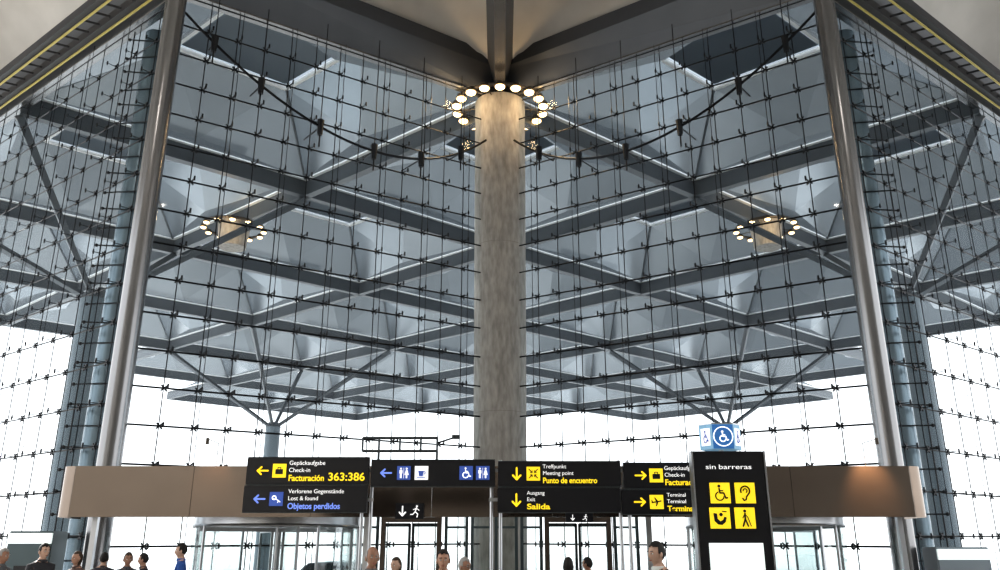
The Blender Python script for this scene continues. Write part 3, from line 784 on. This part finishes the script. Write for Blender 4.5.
def head_deform(p, grow=1.0):
    x,y,z = p  # unit sphere
    X, Y, Z = x*0.074, y*0.094, z*0.118
    if z < 0:
        X *= 1+0.32*z; Y *= 1+0.16*z
        if y > 0: Y *= 1+0.28*z
    if y < 0:
        Y *= 0.96
        nose = math.exp(-((x/0.16)**2)) * math.exp(-(((z+0.22)/0.22)**2)); Y -= 0.024*nose*(-y)
        sock = math.exp(-(((abs(x)-0.40)/0.2)**2))*math.exp(-(((z-0.0)/0.14)**2)); Y += 0.012*sock
        brow = math.exp(-(((z-0.2)/0.1)**2)); Y -= 0.004*brow*(-y)
        lips = math.exp(-((x/0.3)**2))*math.exp(-(((z+0.56)/0.1)**2)); Y -= 0.006*lips
        chin = math.exp(-((x/0.35)**2))*math.exp(-(((z+0.85)/0.15)**2)); Y -= 0.010*chin
    return Vector((X*grow, Y*grow, Z*grow))
HC = Vector((0,-0.015,1.63))
bodies = [skin_body(0.05,1), skin_body(0.20,1), skin_body(-0.16,1)]
def hm(name, col, r=0.7): return mat(name, col, r, 0, 0.08, 30)
SKIN = hm("skin_tone", (0.43,0.25,0.175), 0.5); SKIN2 = hm("skin_tone_pale", (0.52,0.34,0.26), 0.5); SKIN3 = hm("skin_tone_tan", (0.33,0.18,0.12), 0.5)
LIP = hm("lips", (0.33,0.13,0.11)); 
SHOE = hm("shoe_leather", (0.02,0.018,0.016), 0.4)
EYEW = mat("eye_white",(0.7,0.7,0.68),0.2); IRIS = mat("iris_dark",(0.03,0.02,0.015),0.1)
HAIR = {'dark':hm("dark_hair",(0.012,0.010,0.009)), 'grey':hm("grey_hair",(0.30,0.29,0.28)), 'brown':hm("brown_hair",(0.05,0.03,0.018)), 'bald':hm("fringe_hair",(0.33,0.32,0.31))}
def hair_mesh(kind, long):
    b = MB(); r = bmesh.ops.create_uvsphere(b.bm, u_segments=40, v_segments=28, radius=1.0)
    kill = []
    for v in b.bm.verts:
        x,y,z = v.co
        if kind == 'bald': keep = (y > -0.35 and z < 0.62 and z > -0.4 and (abs(x) > 0.4 or y > 0.4))
        elif long: keep = (z > 0.55) or (y > -0.15 and z > -1.1)
        else: keep = (z > 0.50 + 0.08*math.sin(9*x)) or (y > -0.1 and z > -0.35-0.25*y) or (y > -0.40 and z > -0.02)
        if not keep: kill.append(v); continue
        p = head_deform((x,y,z))
        n = 1.0+ (0.06 if kind=='bald' else 0.09) + 0.02*math.sin(11*x+7*z)*math.sin(9*y+5*z)
        v.co = Vector((p.x*n, p.y*n, p.z*(n if z>0 else 1.0)))
        if long and z < 0: v.co.z -= 0.08*(-z); v.co.x *= 1.15
    bmesh.ops.delete(b.bm, geom=kill, context='VERTS')
    bmesh.ops.solidify(b.bm, geom=b.bm.faces[:], thickness=0.012)
    return b
pcount = [0]
def person(px, py_top, D, face, hair, top_c, leg_c, label, body=0, long=False, collar=None, glasses=False, stripe=None):
    p = site(px, py_top, D); hgt = min(max(p.z, 1.45), 1.92)
    k = hgt/1.755
    pcount[0] += 1; sk = (SKIN, SKIN2, SKIN3)[pcount[0] % 3]
    me = bodies[body].copy(); me.name = "person_body"
    mt = [hm("cloth_top",top_c,0.8), hm("cloth_legs",leg_c,0.8), sk, SHOE]
    me.materials.clear()
    for q in mt: me.materials.append(q)
    for pl in me.polygons:
        c = pl.center; pl.use_smooth = True
        if c.z > 1.475 : pl.material_index = 2
        elif c.z < 0.085: pl.material_index = 3
        elif abs(c.x) > 0.19 and c.z < 0.895: pl.material_index = 2
        elif c.z < 0.93 and abs(c.x) < 0.205: pl.material_index = 1
        else: pl.material_index = 0
    # head welded into the same body mesh
    bm = bmesh.new(); bm.from_mesh(me)
    r = bmesh.ops.create_uvsphere(bm, u_segments=40, v_segments=28, radius=1.0)
    for v in r['verts']: v.co = head_deform(v.co)+HC
    fs = set(f for v in r['verts'] for f in v.link_faces)
    for f in fs: f.material_index = 2; f.smooth = True
    for sx in (-1,1):
        r = bmesh.ops.create_uvsphere(bm, u_segments=12, v_segments=8, radius=1.0)
        for v in r['verts']: v.co = Vector((sx*0.074+v.co.x*0.012, 0.0+v.co.y*0.018, -0.012+v.co.z*0.032))+HC
        for v in r['verts']:
            for f in v.link_faces: f.material_index = 2; f.smooth = True
    bm.to_mesh(me); bm.free()
    o = top("person", me, (p.x, D, 0), label, "person", rotz=face); o.scale = (k,k,k)
    part(o, "hair", hair_mesh('bald' if hair=='bald' else 'x', long).mesh("hair", HAIR[hair], True), HC)
    for sx in (-1,1):
        ey = part(o, "eye", MB().sphere((0,0,0),(0.012,0.010,0.008),12,8).mesh("eye",EYEW,True), HC+Vector((sx*0.030,-0.078,0.0)))
        part(ey, "iris", MB().sphere((0,-0.0075,0),(0.005,0.004,0.005),10,6).mesh("iris",IRIS,True))
        part(o, "eyebrow", MB().box((0,0,0),(0.032,0.008,0.007)).mesh("brow",HAIR['dark' if hair in('dark','brown') else 'grey']), HC+Vector((sx*0.031,-0.088,0.023)), (0,sx*0.08,0))
    part(o, "mouth", MB().sphere((0,0,0),(0.024,0.006,0.006),12,6).mesh("mouth",LIP,True), HC+Vector((0,-0.083,-0.066)))
    if glasses:
        b = MB()
        for sx in (-1,1): b.ring(HC+Vector((sx*0.031,-0.098,0)),0.022,0.002,20,5,'Y'); b.tube(HC+Vector((sx*0.053,-0.098,0)),HC+Vector((sx*0.076,0.0,0.0)),0.0018,seg=5)
        part(o,"spectacles",b.mesh("sp",M['darkframe']))
    b = MB(); b.ring((0,0.0,1.485),0.062,0.014,24,8,flat=1.7)
    part(o,"collar",b.mesh("col",hm("collar",collar or top_c,0.7),True))
    if stripe:
        b = MB()
        b.prism([(-0.05,1.46),(0.05,1.46),(0.0,1.12)],-0.135,-0.10)
        part(o,"shirt_front",b.mesh("sf",hm("shirt",stripe,0.7)))
    return o
person(657,541,8.8,math.radians(-62),'dark',(0.02,0.022,0.025),(0.02,0.02,0.03),"person with short dark hair in black jacket, white collar, green shirt",0,collar=(0.7,0.72,0.7),stripe=(0.05,0.35,0.15))
person(372.5,546,9.6,math.radians(25),'bald',(0.05,0.05,0.06),(0.05,0.05,0.06),"balding grey-haired person in dark jacket",0,collar=(0.15,0.15,0.16))
person(443.5,549,9.8,0.05,'dark',(0.02,0.02,0.022),(0.03,0.03,0.04),"person with dark hair and dark jacket facing forward",1)
person(397,557,11.8,math.radians(-35),'brown',(0.20,0.17,0.15),(0.05,0.05,0.07),"person with brown hair in beige coat",0,long=True)
person(464,557,10.9,math.radians(50),'grey',(0.06,0.28,0.12),(0.08,0.08,0.10),"grey-haired person in green jacket",0,glasses=True)
person(568,557,12.2,math.radians(170),'dark',(0.05,0.05,0.07),(0.04,0.04,0.05),"person with dark hair in dark coat seen from behind",1,long=True)
person(45,543,13.6,math.radians(60),'dark',(0.03,0.03,0.035),(0.03,0.03,0.04),"person with dark hair in black coat walking",1)
person(4,548,13.6,math.radians(80),'grey',(0.12,0.13,0.14),(0.05,0.05,0.06),"grey-haired person in dark grey coat",0)
person(79,551,14.3,math.radians(-30),'brown',(0.10,0.06,0.05),(0.04,0.04,0.05),"person with brown hair in brown jacket",2,long=True)
person(105,552,15.3,math.radians(190),'dark',(0.04,0.04,0.05),(0.04,0.04,0.05),"person in dark coat seen from behind",1)
person(129,552,14.4,math.radians(30),'brown',(0.08,0.08,0.09),(0.05,0.05,0.07),"person with brown hair in dark grey jacket",0)
person(145,553,15.3,math.radians(-80),'dark',(0.03,0.03,0.04),(0.03,0.03,0.04),"person with dark hair in black jacket in profile",2)
person(183,543,14.5,math.radians(-70),'dark',(0.03,0.10,0.35),(0.03,0.03,0.05),"person with dark hair in bright blue jacket",2)
person(588,557,14,math.radians(-120),'dark',(0.05,0.05,0.06),(0.04,0.04,0.05),"person with dark hair in dark jacket",0)

# ---------------------------------------------------------------- light
w = bpy.data.worlds.new("World"); scene.world = w; w.use_nodes = True
nt = w.node_tree; bg = nt.nodes["Background"]
tc = nt.nodes.new("ShaderNodeTexCoord"); sp = nt.nodes.new("ShaderNodeSeparateXYZ"); cr = nt.nodes.new("ShaderNodeValToRGB")
cr.color_ramp.elements[0].position = 0.0; cr.color_ramp.elements[0].color = (1,1,1,1)
cr.color_ramp.elements[1].position = 0.8; cr.color_ramp.elements[1].color = (0.86,0.93,1.0,1)
nt.links.new(tc.outputs["Generated"], sp.inputs[0]); nt.links.new(sp.outputs["Z"], cr.inputs["Fac"]); nt.links.new(cr.outputs["Color"], bg.inputs["Color"])
bg.inputs["Strength"].default_value = 2.1
s = bpy.data.lights.new("sun",'SUN'); s.energy = 7.0; s.angle = 0.02; s.color = (1,0.97,0.93)
so = bpy.data.objects.new("sun",s)
az, el = math.radians(48), math.radians(27)   # behind the canopy, low
src = Vector((-math.sin(az)*math.cos(el), math.cos(az)*math.cos(el), math.sin(el)))
so.rotation_euler = src.to_track_quat('Z','Y').to_euler(); COL.objects.link(so)

# ---------------------------------------------------------------- camera
cam = bpy.data.cameras.new("camera"); co = bpy.data.objects.new("camera",cam); COL.objects.link(co)
co.location = (0,0,EYE); co.rotation_euler = (math.radians(90)+TH,0,0)
cam.sensor_width = 36; cam.lens = FPX/1000*36; cam.clip_end = 1000
scene.camera = co
scene.view_settings.view_transform = 'Standard'
for lk in ('Medium High Contrast','Standard - Medium High Contrast'):
    try:
        scene.view_settings.look = lk; break
    except Exception: pass
